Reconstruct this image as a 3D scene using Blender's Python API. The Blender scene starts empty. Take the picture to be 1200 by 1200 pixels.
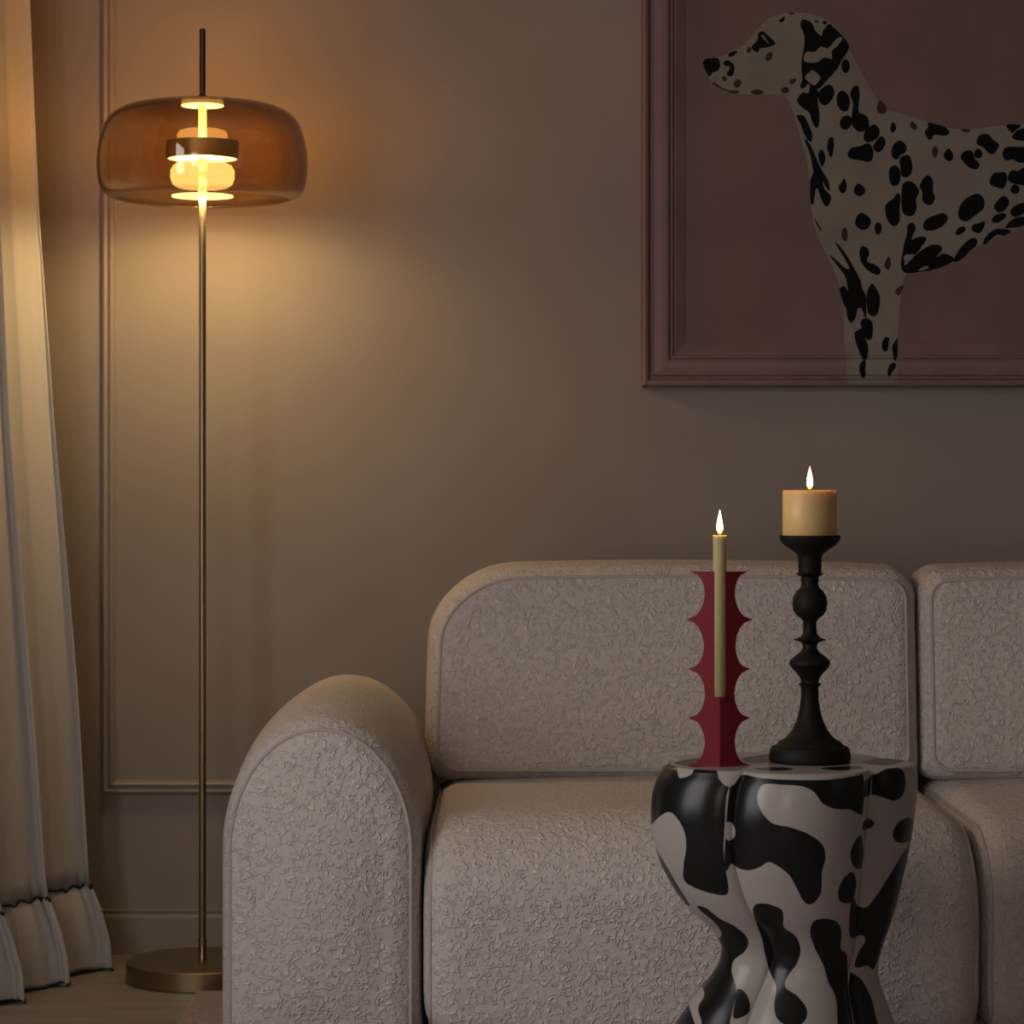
import bpy, bmesh, math, random
import numpy as np
from mathutils import Vector
from mathutils.geometry import tessellate_polygon
random.seed(7)
PI = math.pi
sc = bpy.context.scene
COL = sc.collection

# ------------------------------------------------------------ camera, world, lights, exposure
EYE = 0.975
F = 3200.0
cam_d = bpy.data.cameras.new('camera')
cam = bpy.data.objects.new('camera', cam_d)
COL.objects.link(cam)
cam.location = (0, 0, EYE)
cam.rotation_euler = (PI / 2, 0, 0)
cam_d.sensor_width = 36
cam_d.lens = 36 * F / 1200
cam_d.shift_y = -40 / 1200
cam_d.clip_end = 50
sc.camera = cam

sc.view_settings.view_transform = 'Standard'
sc.view_settings.look = 'None'
sc.view_settings.gamma = 1
sc.view_settings.exposure = 0
sc.view_settings.use_curve_mapping = False
sc.cycles.use_denoising = True
sc.cycles.sample_clamp_indirect = 3.0
sc.cycles.max_bounces = 10
sc.cycles.transparent_max_bounces = 24
sc.cycles.caustics_reflective = False
sc.cycles.caustics_refractive = False

world = bpy.data.worlds.new('world')
sc.world = world
world.use_nodes = True
wb = world.node_tree.nodes['Background']
wb.inputs[0].default_value = (0.80, 0.86, 1.0, 1)
wb.inputs[1].default_value = 0.05


def area_light(name, loc, rot, sx, sy, energy, col):
    l = bpy.data.lights.new(name, 'AREA')
    l.shape = 'RECTANGLE'
    l.size = sx
    l.size_y = sy
    l.energy = energy
    l.color = col
    o = bpy.data.objects.new(name, l)
    COL.objects.link(o)
    o.location = loc
    o.rotation_euler = rot
    return o


# dusk daylight through the tall windows of the side walls, and an added frontal fill
area_light('daylight_left', (-1.33, 2.75, 1.3), (0, -PI / 2, 0), 1.7, 1.3, 27.0, (1.0, 0.955, 0.95))
area_light('front_fill', (-0.95, -1.97, 1.35), (PI / 2, 0, PI), 0.7, 2.0, 52.0, (1.0, 0.955, 0.93))  # fill light added on the camera side to brighten fronts, no window's daylight
area_light('daylight_right', (3.18, 1.6, 1.5), (0, PI / 2, 0), 1.5, 1.3, 0.8, (0.95, 0.92, 1.0))

# ------------------------------------------------------------ helpers
def new_obj(name, me, parent=None, label=None, cat=None, group=None, kind=None):
    o = bpy.data.objects.new(name, me)
    COL.objects.link(o)
    if parent is not None:
        o.parent = parent
    tag(o, label, cat, group, kind)
    return o


def tag(o, label=None, cat=None, group=None, kind=None):
    if label: o['label'] = label
    if cat: o['category'] = cat
    if group: o['group'] = group
    if kind: o['kind'] = kind


def empty(name, loc, label, cat, group=None):
    o = new_obj(name, None, None, label, cat, group)
    o.location = loc
    o.empty_display_size = 0.05
    return o


def finish(name, bm, mats, parent=None, smooth=True, angle=None, **kw):
    """links a bmesh in WORLD coordinates as one object (parents are unrotated empties)"""
    bmesh.ops.recalc_face_normals(bm, faces=bm.faces)
    if parent is not None:
        bmesh.ops.translate(bm, verts=bm.verts, vec=-Vector(parent_world(parent)))
    me = bpy.data.meshes.new(name)
    bm.to_mesh(me)
    bm.free()
    if not isinstance(mats, (list, tuple)):
        mats = [mats]
    for m in mats:
        me.materials.append(m)
    if smooth:
        me.polygons.foreach_set('use_smooth', [True] * len(me.polygons))
        if angle:
            me.set_sharp_from_angle(angle=math.radians(angle))
    return new_obj(name, me, parent, **kw)


def parent_world(p):
    v = Vector(p.location)
    while p.parent is not None:
        p = p.parent
        v = v + Vector(p.location)
    return v


def box(bm, x0, x1, y0, y1, z0, z1, bevel=0.0, seg=2, mi=0):
    r = bmesh.ops.create_cube(bm, size=1)
    vs = r['verts']
    for v in vs:
        v.co = Vector(((x0 + x1) / 2 + v.co.x * (x1 - x0), (y0 + y1) / 2 + v.co.y * (y1 - y0), (z0 + z1) / 2 + v.co.z * (z1 - z0)))
    fs = set(f for v in vs for f in v.link_faces)
    for f in fs: f.material_index = mi
    if bevel:
        es = list(set(e for v in vs for e in v.link_edges))
        bmesh.ops.bevel(bm, geom=es, offset=bevel, segments=seg, affect='EDGES', profile=0.6)


def lathe(bm, prof, cx, cy, n=64, mi=0):
    """prof: list of (r, z); a closed surface when both ends have r == 0"""
    rings = []
    for r, z in prof:
        if r < 1e-6:
            rings.append([bm.verts.new((cx, cy, z))])
        else:
            rings.append([bm.verts.new((cx + r * math.cos(2 * PI * k / n), cy + r * math.sin(2 * PI * k / n), z)) for k in range(n)])
    for a, b in zip(rings[:-1], rings[1:]):
        for k in range(n):
            k2 = (k + 1) % n
            if len(a) == 1 and len(b) == 1: continue
            if len(a) == 1: f = bm.faces.new((a[0], b[k], b[k2]))
            elif len(b) == 1: f = bm.faces.new((a[k], a[k2], b[0]))
            else: f = bm.faces.new((a[k], a[k2], b[k2], b[k]))
            f.material_index = mi


def tube(bm, pts, r, n=8, closed=False, mi=0):
    pts = [Vector(p) for p in pts]
    N = len(pts)
    rings = []
    prev = None
    for i, p in enumerate(pts):
        if closed: t = pts[(i + 1) % N] - pts[(i - 1) % N]
        else: t = pts[min(i + 1, N - 1)] - pts[max(i - 1, 0)]
        t.normalize()
        if prev is None:
            a = Vector((0, 1, 0)) if abs(t.y) < .9 else Vector((1, 0, 0))
        else: a = prev
        u = (a - t * a.dot(t)).normalized()
        prev = u
        w = t.cross(u)
        rings.append([bm.verts.new(p + (u * math.cos(2 * PI * k / n) + w * math.sin(2 * PI * k / n)) * r) for k in range(n)])
    rng = range(N) if closed else range(N - 1)
    for i in rng:
        a, b = rings[i], rings[(i + 1) % N]
        for k in range(n):
            k2 = (k + 1) % n
            bm.faces.new((a[k], a[k2], b[k2], b[k])).material_index = mi
    if not closed:
        bm.faces.new(rings[0]).material_index = mi
        bm.faces.new(rings[-1][::-1]).material_index = mi


def loft(bm, loops, mi=0):
    """loops of equal length, first and last capped with a fan"""
    rings = [[bm.verts.new(p) for p in lp] for lp in loops]
    n = len(rings[0])
    for a, b in zip(rings[:-1], rings[1:]):
        for k in range(n):
            k2 = (k + 1) % n
            bm.faces.new((a[k], a[k2], b[k2], b[k])).material_index = mi
    for ring, lp in ((rings[0], loops[0]), (rings[-1], loops[-1])):
        c = bm.verts.new(sum((Vector(p) for p in lp), Vector()) / n)
        for k in range(n):
            bm.faces.new((ring[k], ring[(k + 1) % n], c)).material_index = mi


def smooth_closed(pts, sub=5):
    n = len(pts)
    out = []
    for i in range(n):
        p0, p1, p2, p3 = pts[i - 1], pts[i], pts[(i + 1) % n], pts[(i + 2) % n]
        for s in range(sub):
            t = s / sub
            out.append(tuple(0.5 * ((2 * p1[k]) + (-p0[k] + p2[k]) * t + (2 * p0[k] - 5 * p1[k] + 4 * p2[k] - p3[k]) * t * t
                                    + (-p0[k] + 3 * p1[k] - 3 * p2[k] + p3[k]) * t ** 3) for k in range(2)))
    return out


# ------------------------------------------------------------ materials
def mat(name, color, rough=0.6, metal=0.0, spec=0.5, **inp):
    m = bpy.data.materials.new(name)
    m.use_nodes = True
    b = m.node_tree.nodes['Principled BSDF']
    b.inputs['Base Color'].default_value = (*color, 1)
    b.inputs['Roughness'].default_value = rough
    b.inputs['Metallic'].default_value = metal
    b.inputs['Specular IOR Level'].default_value = spec
    for k, v in inp.items():
        b.inputs[k.replace('_', ' ')].default_value = v
    return m


def N(m, t, **kw):
    n = m.node_tree.nodes.new(t)
    for k, v in kw.items():
        setattr(n, k, v)
    return n


def L(m, a, b): m.node_tree.links.new(a, b)


def coords(m, scale=(1, 1, 1), kind='Object'):
    tc = N(m, 'ShaderNodeTexCoord')
    mp = N(m, 'ShaderNodeMapping')
    mp.inputs['Scale'].default_value = scale
    L(m, tc.outputs[kind], mp.inputs['Vector'])
    return mp.outputs['Vector']


def mottled(m, c1, c2, scale, detail=4, cs=(1, 1, 1), lo=.35, hi=.65):
    b = m.node_tree.nodes['Principled BSDF']
    v = coords(m, cs)
    n = N(m, 'ShaderNodeTexNoise')
    n.inputs['Scale'].default_value = scale
    n.inputs['Detail'].default_value = detail
    L(m, v, n.inputs['Vector'])
    r = N(m, 'ShaderNodeValToRGB')
    r.color_ramp.elements[0].position = lo
    r.color_ramp.elements[1].position = hi
    r.color_ramp.elements[0].color = (*c1, 1)
    r.color_ramp.elements[1].color = (*c2, 1)
    L(m, n.outputs['Fac'], r.inputs['Fac'])
    L(m, r.outputs['Color'], b.inputs['Base Color'])
    return n


def bump_from(m, out, strength, dist, prev=None):
    bp = N(m, 'ShaderNodeBump')
    bp.inputs['Strength'].default_value = strength
    bp.inputs['Distance'].default_value = dist
    L(m, out, bp.inputs['Height'])
    if prev is not None: L(m, prev, bp.inputs['Normal'])
    return bp.outputs['Normal']


WALLC = (0.44, 0.385, 0.335)
m_wall = mat('wall_paint', WALLC, 0.75, spec=.25)
n = mottled(m_wall, (0.325, 0.275, 0.245), (0.355, 0.305, 0.27), 3.0)
n2 = N(m_wall, 'ShaderNodeTexNoise'); n2.inputs['Scale'].default_value = 60
L(m_wall, coords(m_wall), n2.inputs['Vector'])
L(m_wall, bump_from(m_wall, n2.outputs['Fac'], .12, .002), m_wall.node_tree.nodes['Principled BSDF'].inputs['Normal'])
m_trim = mat('trim_paint', (0.345, 0.295, 0.26), 0.5, spec=.35)
m_ceil = mat('ceiling_paint', (0.5, 0.47, 0.43), 0.8)
m_floor = mat('floor_boards', (0.3, 0.27, 0.22), 0.45)
mottled(m_floor, (0.235, 0.21, 0.19), (0.32, 0.29, 0.265), 2.5, 8, (1, 9, 1))
m_rug = mat('rug_pile', (0.45, 0.31, 0.34), 0.95, spec=.1)
nr = mottled(m_rug, (0.33, 0.25, 0.27), (0.44, 0.345, 0.37), 90, 3)
L(m_rug, bump_from(m_rug, nr.outputs['Fac'], .9, .006), m_rug.node_tree.nodes['Principled BSDF'].inputs['Normal'])

# looped wool fabric of the sofa: short worm-like ridges standing out of a soft ground
m_boucle = mat('boucle_fabric', (0.56, 0.50, 0.46), 0.92, spec=.15)
b = m_boucle.node_tree.nodes['Principled BSDF']
v = coords(m_boucle)
na = N(m_boucle, 'ShaderNodeTexNoise'); na.inputs['Scale'].default_value = 98; na.inputs['Detail'].default_value = .6; na.inputs['Distortion'].default_value = 1.0
L(m_boucle, v, na.inputs['Vector'])
sub = N(m_boucle, 'ShaderNodeMath', operation='SUBTRACT'); L(m_boucle, na.outputs['Fac'], sub.inputs[0]); sub.inputs[1].default_value = .5
ab = N(m_boucle, 'ShaderNodeMath', operation='ABSOLUTE'); L(m_boucle, sub.outputs[0], ab.inputs[0])
rg = N(m_boucle, 'ShaderNodeMapRange'); rg.inputs['From Min'].default_value = 0; rg.inputs['From Max'].default_value = .13; rg.interpolation_type = 'SMOOTHSTEP'
rg.inputs['To Min'].default_value = 1; rg.inputs['To Max'].default_value = 0
L(m_boucle, ab.outputs[0], rg.inputs['Value'])
nb = N(m_boucle, 'ShaderNodeTexNoise'); nb.inputs['Scale'].default_value = 28; nb.inputs['Detail'].default_value = 3
L(m_boucle, v, nb.inputs['Vector'])
nk = N(m_boucle, 'ShaderNodeTexNoise'); nk.inputs['Scale'].default_value = 95; nk.inputs['Detail'].default_value = 0
L(m_boucle, v, nk.inputs['Vector'])
km = N(m_boucle, 'ShaderNodeMapRange'); km.inputs['From Min'].default_value = .35; km.inputs['From Max'].default_value = .6
L(m_boucle, nk.outputs['Fac'], km.inputs['Value'])
kk = N(m_boucle, 'ShaderNodeMath', operation='MULTIPLY'); L(m_boucle, rg.outputs[0], kk.inputs[0]); L(m_boucle, km.outputs[0], kk.inputs[1])
rg = kk
n1 = bump_from(m_boucle, rg.outputs[0], .8, .0030)
n2_ = bump_from(m_boucle, nb.outputs['Fac'], .35, .008, n1)
L(m_boucle, n2_, b.inputs['Normal'])
mxr = N(m_boucle, 'ShaderNodeValToRGB')
mxr.color_ramp.elements[0].color = (0.60, 0.53, 0.49, 1)
mxr.color_ramp.elements[1].color = (0.74, 0.66, 0.61, 1)
L(m_boucle, rg.outputs[0], mxr.inputs['Fac'])
L(m_boucle, mxr.outputs['Color'], b.inputs['Base Color'])
m_piping = mat('piping_fabric', (0.48, 0.42, 0.385), 0.9, spec=.1)
m_darkwood = mat('dark_foot_wood', (0.05, 0.035, 0.025), 0.5)

m_brass = mat('brushed_brass', (0.33, 0.26, 0.16), 0.36, metal=1.0)
nbz = N(m_brass, 'ShaderNodeTexNoise'); nbz.inputs['Scale'].default_value = 40
L(m_brass, coords(m_brass, (1, 1, 30)), nbz.inputs['Vector'])
L(m_brass, bump_from(m_brass, nbz.outputs['Fac'], .05, .0005), m_brass.node_tree.nodes['Principled BSDF'].inputs['Normal'])
m_bronze = mat('dark_bronze', (0.10, 0.085, 0.07), 0.4, metal=1.0)


def emitter(name, color, strength, base=(0.8, 0.7, 0.5)):
    m = mat(name, base, 0.4)
    b = m.node_tree.nodes['Principled BSDF']
    b.inputs['Emission Color'].default_value = (*color, 1)
    b.inputs['Emission Strength'].default_value = strength
    return m


WARM = (1.0, 0.60, 0.24)


def glow_glass(name, col, strength, fac):
    m = bpy.data.materials.new(name)
    m.use_nodes = True
    nt = m.node_tree
    nt.nodes.remove(nt.nodes['Principled BSDF'])
    t = N(m, 'ShaderNodeBsdfTransparent'); t.inputs['Color'].default_value = (1, .9, .7, 1)
    e = N(m, 'ShaderNodeEmission'); e.inputs['Color'].default_value = (*col, 1); e.inputs['Strength'].default_value = strength
    x = N(m, 'ShaderNodeMixShader'); x.inputs[0].default_value = fac
    L(m, t.outputs[0], x.inputs[1]); L(m, e.outputs[0], x.inputs[2])
    L(m, x.outputs[0], nt.nodes['Material Output'].inputs['Surface'])
    return m


m_led = emitter('led_diffuser', (1.0, 0.76, 0.38), 3.0)
m_puck = glow_glass('lit_opal_glass', (1.0, 0.66, 0.24), 2.6, .5)
m_hub = emitter('lit_hub', (1.0, 0.62, 0.22), 1.8)
m_puck_dim = glow_glass('lit_opal_glass_upper', (1.0, 0.5, 0.13), 1.2, .6)
m_stem_lit = emitter('lit_stem_tube', (1.0, 0.52, 0.15), 1.0)

m_glass = bpy.data.materials.new('amber_smoked_glass')
m_glass.use_nodes = True
nt = m_glass.node_tree
nt.nodes.remove(nt.nodes['Principled BSDF'])
tr = N(m_glass, 'ShaderNodeBsdfTransparent')
tcm = N(m_glass, 'ShaderNodeMix', data_type='RGBA')
tcm.inputs[6].default_value = (0.90, 0.80, 0.66, 1)
tcm.inputs[7].default_value = (0.42, 0.34, 0.28, 1)   # longer way through the tinted wall at a slant
L(m_glass, tcm.outputs[2], tr.inputs['Color'])
gl = N(m_glass, 'ShaderNodeBsdfGlossy')
gl.inputs['Roughness'].default_value = 0.03
lw = N(m_glass, 'ShaderNodeLayerWeight')
lw.inputs['Blend'].default_value = .5
pw = N(m_glass, 'ShaderNodeMath', operation='POWER')
L(m_glass, lw.outputs['Facing'], pw.inputs[0])
pw.inputs[1].default_value = 3.2
pw2 = N(m_glass, 'ShaderNodeMath', operation='POWER')
L(m_glass, lw.outputs['Facing'], pw2.inputs[0])
pw2.inputs[1].default_value = 3.0
L(m_glass, pw2.outputs[0], tcm.inputs[0])
fr = N(m_glass, 'ShaderNodeMapRange')
fr.inputs['To Min'].default_value = .07
fr.inputs['To Max'].default_value = .75
L(m_glass, pw.outputs[0], fr.inputs['Value'])
mx = N(m_glass, 'ShaderNodeMixShader')
L(m_glass, fr.outputs[0], mx.inputs[0])
L(m_glass, tr.outputs[0], mx.inputs[1])
L(m_glass, gl.outputs[0], mx.inputs[2])
L(m_glass, mx.outputs[0], nt.nodes['Material Output'].inputs['Surface'])

m_curtain = bpy.data.materials.new('sheer_white_linen')
m_curtain.use_nodes = True
nt = m_curtain.node_tree
nt.nodes.remove(nt.nodes['Principled BSDF'])
df = N(m_curtain, 'ShaderNodeBsdfDiffuse'); df.inputs['Color'].default_value = (0.74, 0.71, 0.69, 1)
tl = N(m_curtain, 'ShaderNodeBsdfTranslucent'); tl.inputs['Color'].default_value = (0.74, 0.71, 0.69, 1)
mx = N(m_curtain, 'ShaderNodeMixShader'); mx.inputs[0].default_value = .25
L(m_curtain, df.outputs[0], mx.inputs[1]); L(m_curtain, tl.outputs[0], mx.inputs[2])
L(m_curtain, mx.outputs[0], nt.nodes['Material Output'].inputs['Surface'])
nc = N(m_curtain, 'ShaderNodeTexNoise'); nc.inputs['Scale'].default_value = 30
L(m_curtain, coords(m_curtain, (1, 1, .15)), nc.inputs['Vector'])
nn = bump_from(m_curtain, nc.outputs['Fac'], .3, .004)
L(m_curtain, nn, df.inputs['Normal'])
m_cord = mat('black_cord', (0.012, 0.010, 0.010), 0.8)

m_frame = mat('pink_moulding', (0.36, 0.235, 0.22), 0.55, spec=.3)
mottled(m_frame, (0.225, 0.145, 0.135), (0.265, 0.17, 0.16), 12, 5)
m_canvas = mat('pink_canvas', (0.34, 0.20, 0.185), 0.8, spec=.15)
nv = mottled(m_canvas, (0.195, 0.125, 0.115), (0.22, 0.142, 0.13), 5, 6)
nv2 = N(m_canvas, 'ShaderNodeTexNoise'); nv2.inputs['Scale'].default_value = 350
L(m_canvas, coords(m_canvas), nv2.inputs['Vector'])
L(m_canvas, bump_from(m_canvas, nv2.outputs['Fac'], .3, .0012), m_canvas.node_tree.nodes['Principled BSDF'].inputs['Normal'])
m_dogwhite = mat('painted_cream', (0.33, 0.29, 0.235), 0.75, spec=.15)
mottled(m_dogwhite, (0.24, 0.205, 0.17), (0.28, 0.245, 0.205), 7, 5)
m_dogblack = mat('painted_black', (0.006, 0.006, 0.006), 0.7, spec=.1)
m_dogbrown = mat('painted_brown', (0.055, 0.028, 0.020), 0.7, spec=.15)

m_red = mat('crimson_lacquer_metal', (0.175, 0.013, 0.021), 0.5, spec=.12)
m_black = mat('matt_black_iron', (0.007, 0.0065, 0.006), 0.6, spec=.2)
m_wick = mat('burnt_wick', (0.01, 0.008, 0.006), 0.9)


def wax(name, col, sss, scale=.02):
    m = mat(name, col, 0.42, spec=.5)
    b = m.node_tree.nodes['Principled BSDF']
    b.inputs['Subsurface Weight'].default_value = sss
    b.inputs['Subsurface Radius'].default_value = (.85, .6, .35)
    b.inputs['Subsurface Scale'].default_value = scale
    return m


m_wax = wax('cream_wax', (0.62, 0.44, 0.20), 1.0, .018)
m_wax2 = wax('yellow_green_wax', (0.55, 0.48, 0.24), .8, .012)
m_flame = emitter('flame', (1.0, 0.72, 0.32), 14.0)
m_flame_base = emitter('flame_base', (1.0, 0.42, 0.08), 2.5)

# ------------------------------------------------------------ room
WY = 5.6
XL, XR, YF, ZC = -1.35, 3.2, -2.0, 2.7


def simple_box(name, args, m, kind='structure', bevel=0):
    bm = bmesh.new()
    box(bm, *args, bevel=bevel)
    return finish(name, bm, m, smooth=False, kind=kind)


simple_box('floor', (XL, XR, YF, WY, -.1, 0), m_floor)
simple_box('ceiling', (XL, XR, YF, WY, ZC, ZC + .1), m_ceil)
simple_box('wall_back', (XL - .1, XR + .1, WY, WY + .1, -.1, ZC + .1), m_wall)
simple_box('wall_front', (XL - .1, XR + .1, YF - .1, YF, -.1, ZC + .1), m_wall)


def side_wall(name, xa, xb, w0, w1, z0, z1, wname, xin):
    bm = bmesh.new()
    box(bm, xa, xb, YF, w0, 0, ZC)
    box(bm, xa, xb, w1, WY, 0, ZC)
    box(bm, xa, xb, w0, w1, 0, z0)
    box(bm, xa, xb, w0, w1, z1, ZC)
    finish(name, bm, m_wall, smooth=False, kind='structure')
    bm = bmesh.new()
    t = .05
    box(bm, xa, xb, w0, w0 + t, z0, z1)
    box(bm, xa, xb, w1 - t, w1, z0, z1)
    box(bm, xa, xb, w0 + t, w1 - t, z0, z0 + t)
    box(bm, xa, xb, w0 + t, w1 - t, z1 - t, z1)
    xm = (xa + xb) / 2
    box(bm, xm - .02, xm + .02, (w0 + w1) / 2 - .02, (w0 + w1) / 2 + .02, z0 + t, z1 - t)
    finish(wname, bm, m_trim, smooth=False, kind='structure')


side_wall('wall_left', XL - .1, XL, 2.0, 3.5, .35, 2.25, 'window_1', XL)
side_wall('wall_right', XR, XR + .1, .9, 2.3, .7, 2.3, 'window_2', XR)

simple_box('fill_panel', (-1.32, -.58, -2.0, -1.985, .33, 2.37), m_trim)  # unseen panel added behind the front fill light, not a window
# baseboard with a lipped top, and panel moulding on the back wall
S0 = F / WY


def wx(px): return (px - 600) / S0
def wz(py): return EYE - (py - 560) / S0


def sweep_profile(bm, prof, path, closed=True, mi=0):
    """mitred frame on the back wall: prof (offset outwards from inner edge, depth towards the room);
    path: rectangle x0,x1,z0,z1 of the OUTER edge, offset measured inwards"""
    x0, x1, z0, z1 = path
    rings = []
    for off, d in prof:
        rings.append([bm.verts.new(p) for p in ((x0 + off, WY - d, z0 + off), (x1 - off, WY - d, z0 + off), (x1 - off, WY - d, z1 - off), (x0 + off, WY - d, z1 - off))])
    for a, b in zip(rings[:-1], rings[1:]):
        for k in range(4):
            k2 = (k + 1) % 4
            bm.faces.new((a[k], a[k2], b[k2], b[k])).material_index = mi


def arc_prof(pts): return pts


pm = [(0, 0), (0, .006), (.002, .010), (.006, .012), (.010, .010), (.012, .007), (.0145, .007), (.0165, .012), (.020, .013), (.0235, .010), (.0255, .004), (.0275, .004), (.0285, .0)]
bm = bmesh.new()
sweep_profile(bm, pm, (wx(120), 2.95, wz(930), 2.45))
finish('trim_1', bm, m_trim, smooth=False, kind='structure')
bm = bmesh.new()
sweep_profile(bm, pm, (XL + .03, wx(-10), wz(930), 2.45))
finish('trim_2', bm, m_trim, smooth=False, kind='structure')
bm = bmesh.new()
bz = wz(1065)
pr = [(0, 0), (.016, 0), (.016, bz - .016), (.014, bz - .010), (.010, bz - .008), (.010, bz - .005), (.013, bz - .004), (.013, bz), (0, bz)]
va = [bm.verts.new((XL, WY - d, z)) for d, z in pr]
vb = [bm.verts.new((XR, WY - d, z)) for d, z in pr]
for k in range(len(pr) - 1):
    bm.faces.new((va[k], va[k + 1], vb[k + 1], vb[k]))
bm.faces.new(va); bm.faces.new(vb[::-1])
finish('baseboard_back', bm, m_trim, smooth=False, kind='structure')
simple_box('baseboard_left', (XL, XL + .014, YF, WY - .02, 0, bz), m_trim)

# rug
bm = bmesh.new()
box(bm, -.592, 2.2, 2.9, 5.13, 0, .012, bevel=.004)
finish('rug', bm, m_rug, smooth=False, label='pale mauve pink rug under the sofa, its corner showing by the armrest', cat='rug')

# ------------------------------------------------------------ sofa
def rounded_outline(x0, x1, z0, z1, rtl, rtr, rbr, rbl, rz=None, nc=14, ns=8):
    """N points counter-clockwise from the lower left; each corner an arc"""
    rz = rz or (rtl, rtr, rbr, rbl)
    out = []

    def corner(cx, cz, rx, rzz, a0):
        for k in range(nc + 1):
            a = a0 + (PI / 2) * k / nc
            out.append((cx + rx * math.cos(a), cz + rzz * math.sin(a)))

    def line(p, q):
        for k in range(1, ns):
            t = k / ns
            out.append((p[0] + (q[0] - p[0]) * t, p[1] + (q[1] - p[1]) * t))
    corner(x1 - rbr, z0 + rz[2], rbr, rz[2], -PI / 2)
    line((x1, z0 + rz[2]), (x1, z1 - rz[1]))
    corner(x1 - rtr, z1 - rz[1], rtr, rz[1], 0)
    line((x1 - rtr, z1), (x0 + rtl, z1))
    corner(x0 + rtl, z1 - rz[0], rtl, rz[0], PI / 2)
    line((x0, z1 - rz[0]), (x0, z0 + rz[3]))
    corner(x0 + rbl, z0 + rz[3], rbl, rz[3], PI)
    line((x0 + rbl, z0), (x1 - rbr, z0))
    return out


def cushion(bm, fn, y0, y1, er, bulge, warp=None, pip=None, epow=1.0, back_er=.05):
    """fn(d) -> outline points (x,z) inset by d; front at y0, back at y1, edge radius er.
    Returns the loop on which the piping lies."""
    loops = []
    o0 = fn(er)
    cx = sum(p[0] for p in o0) / len(o0)
    cz = sum(p[1] for p in o0) / len(o0)
    hw = max(abs(p[0] - cx) for p in o0)
    hh = max(abs(p[1] - cz) for p in o0)
    W = warp or (lambda x, y, z: (x, y, z))
    for s in (.08, .2, .35, .5, .62, .74, .84, .92, .97):
        lp = []
        for p in o0:
            u, v = (p[0] - cx) * s / hw, (p[1] - cz) * s / hh
            lp.append(W(cx + u * hw, y0 - bulge * (1 - u * u) * (1 - v * v) * (1 - s ** 8), cz + v * hh))
        loops.append(lp)
    K = 12
    for k in range(K + 1):
        a = (PI / 2) * k / K
        d = er * (1 - math.sin(a))
        y = y0 + er * epow * (1 - math.cos(a))
        loops.append([W(p[0], y, p[1]) for p in fn(d)])
    ya, yb = y0 + er * epow, y1 - back_er
    for k in range(1, 16):
        y = ya + (yb - ya) * k / 16
        loops.append([W(p[0], y, p[1]) for p in fn(-.006 * math.sin(PI * k / 16))])
    for k in range(7):
        a = (PI / 2) * (1 - k / 6)
        d = back_er * (1 - math.sin(a))
        loops.append([W(p[0], yb + back_er * (math.cos(a)), p[1]) for p in fn(d)])
    oB = fn(back_er)
    for s in (.8, .5, .2):
        loops.append([W(cx + (p[0] - cx) * s, y1, cz + (p[1] - cz) * s) for p in oB])
    loft(bm, loops)
    if pip is not None:
        a = math.asin(1 - pip / er)
        y = y0 + er * epow * (1 - math.cos(a))
        c, s_ = math.cos(a), math.sin(a)
        # centre line sits just proud of the surface
        return [W(p[0], y - .0005, p[1]) for p in fn(pip - .0004)]


def piece(name, parent, fn, y0, y1, er, bulge, warp=None, pip=.018, epow=1.0, back_er=.05, label=None):
    bm = bmesh.new()
    pl = cushion(bm, fn, y0, y1, er, bulge, warp, pip, epow, back_er)
    o = finish(name, bm, m_boucle, parent, label=label)
    bm = bmesh.new()
    tube(bm, pl, .0032, 8, closed=True)
    w = parent_world(o)
    bmesh.ops.translate(bm, verts=bm.verts, vec=(0, 0, 0))
    finish('piping', bm, m_piping, o)
    return o


sofa = empty('sofa', (.75, 4.8, .012), 'cream grey boucle sofa with rounded arm and thick piped cushions behind the cow print stool', 'sofa')


def arm_fn(xa, xb, ztop):
    h = (xb - xa) / 2
    def fn(d):
        return rounded_outline(xa + d, xb - d, .05 + d, ztop - d, h - d - .001, h - d - .001, .04, .04, rz=(.21 - d * .9, .21 - d * .9, .03, .03), nc=24)
    return fn


def smoothstep(t):
    t = max(0, min(1, t))
    return t * t * (3 - 2 * t)


def arm_warp(x, y, z):
    # the armrest climbs from its front arch to the crest and swells slightly towards the seat
    up = .022 * math.sin(PI / 2 * max(0, min(1, (y - 4.36) / .33)))
    zz = z + up * smoothstep((z - .15) / .35)
    return (x, y, zz)


for (a, bb) in ((-.469, -.147), (1.66, 1.98)):
    piece('armrest', sofa, arm_fn(a, bb, .582), 4.375, 5.2, .055, .018, arm_warp, pip=.016)

# seat cushions: a side profile (y, z) carried along x, with boxed sides piped at both ends
SX = [(-.143, .755), (.757, 1.655)]
for i, (a, bb) in enumerate(SX):
    def fn(d):
        # outline in (y, z): big soft roll at the front top
        return rounded_outline(4.355 + d, 5.20 - d, .07 + d, .424 - d, .17 - d * .5, .05, .03, .05, rz=(.13 - d * .4, .04, .03, .05), nc=20, ns=12)
    bm = bmesh.new()

    def sw(y, x, z, a=a, bb=bb):
        # the profile helper hands over (profile x, depth, profile z)
        t = abs(x - (a + bb) / 2) / ((bb - a) / 2)
        k = max(0, min(1, (z - .1) / .2))
        return (x, y, z - .006 * t * t * k)
    pls = cushion(bm, fn, a, bb, .055, .004, sw, .02, 1.0, .055)
    o = finish('seat_cushion', bm, m_boucle, sofa)
    bm = bmesh.new()
    tube(bm, pls, .003, 8, closed=True)
    finish('piping', bm, m_piping, o)
    bm = bmesh.new()
    mid = a + bb
    tube(bm, [(mid - p[0], p[1], p[2]) for p in pls], .003, 8, closed=True)
    finish('piping', bm, m_piping, o)

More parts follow.
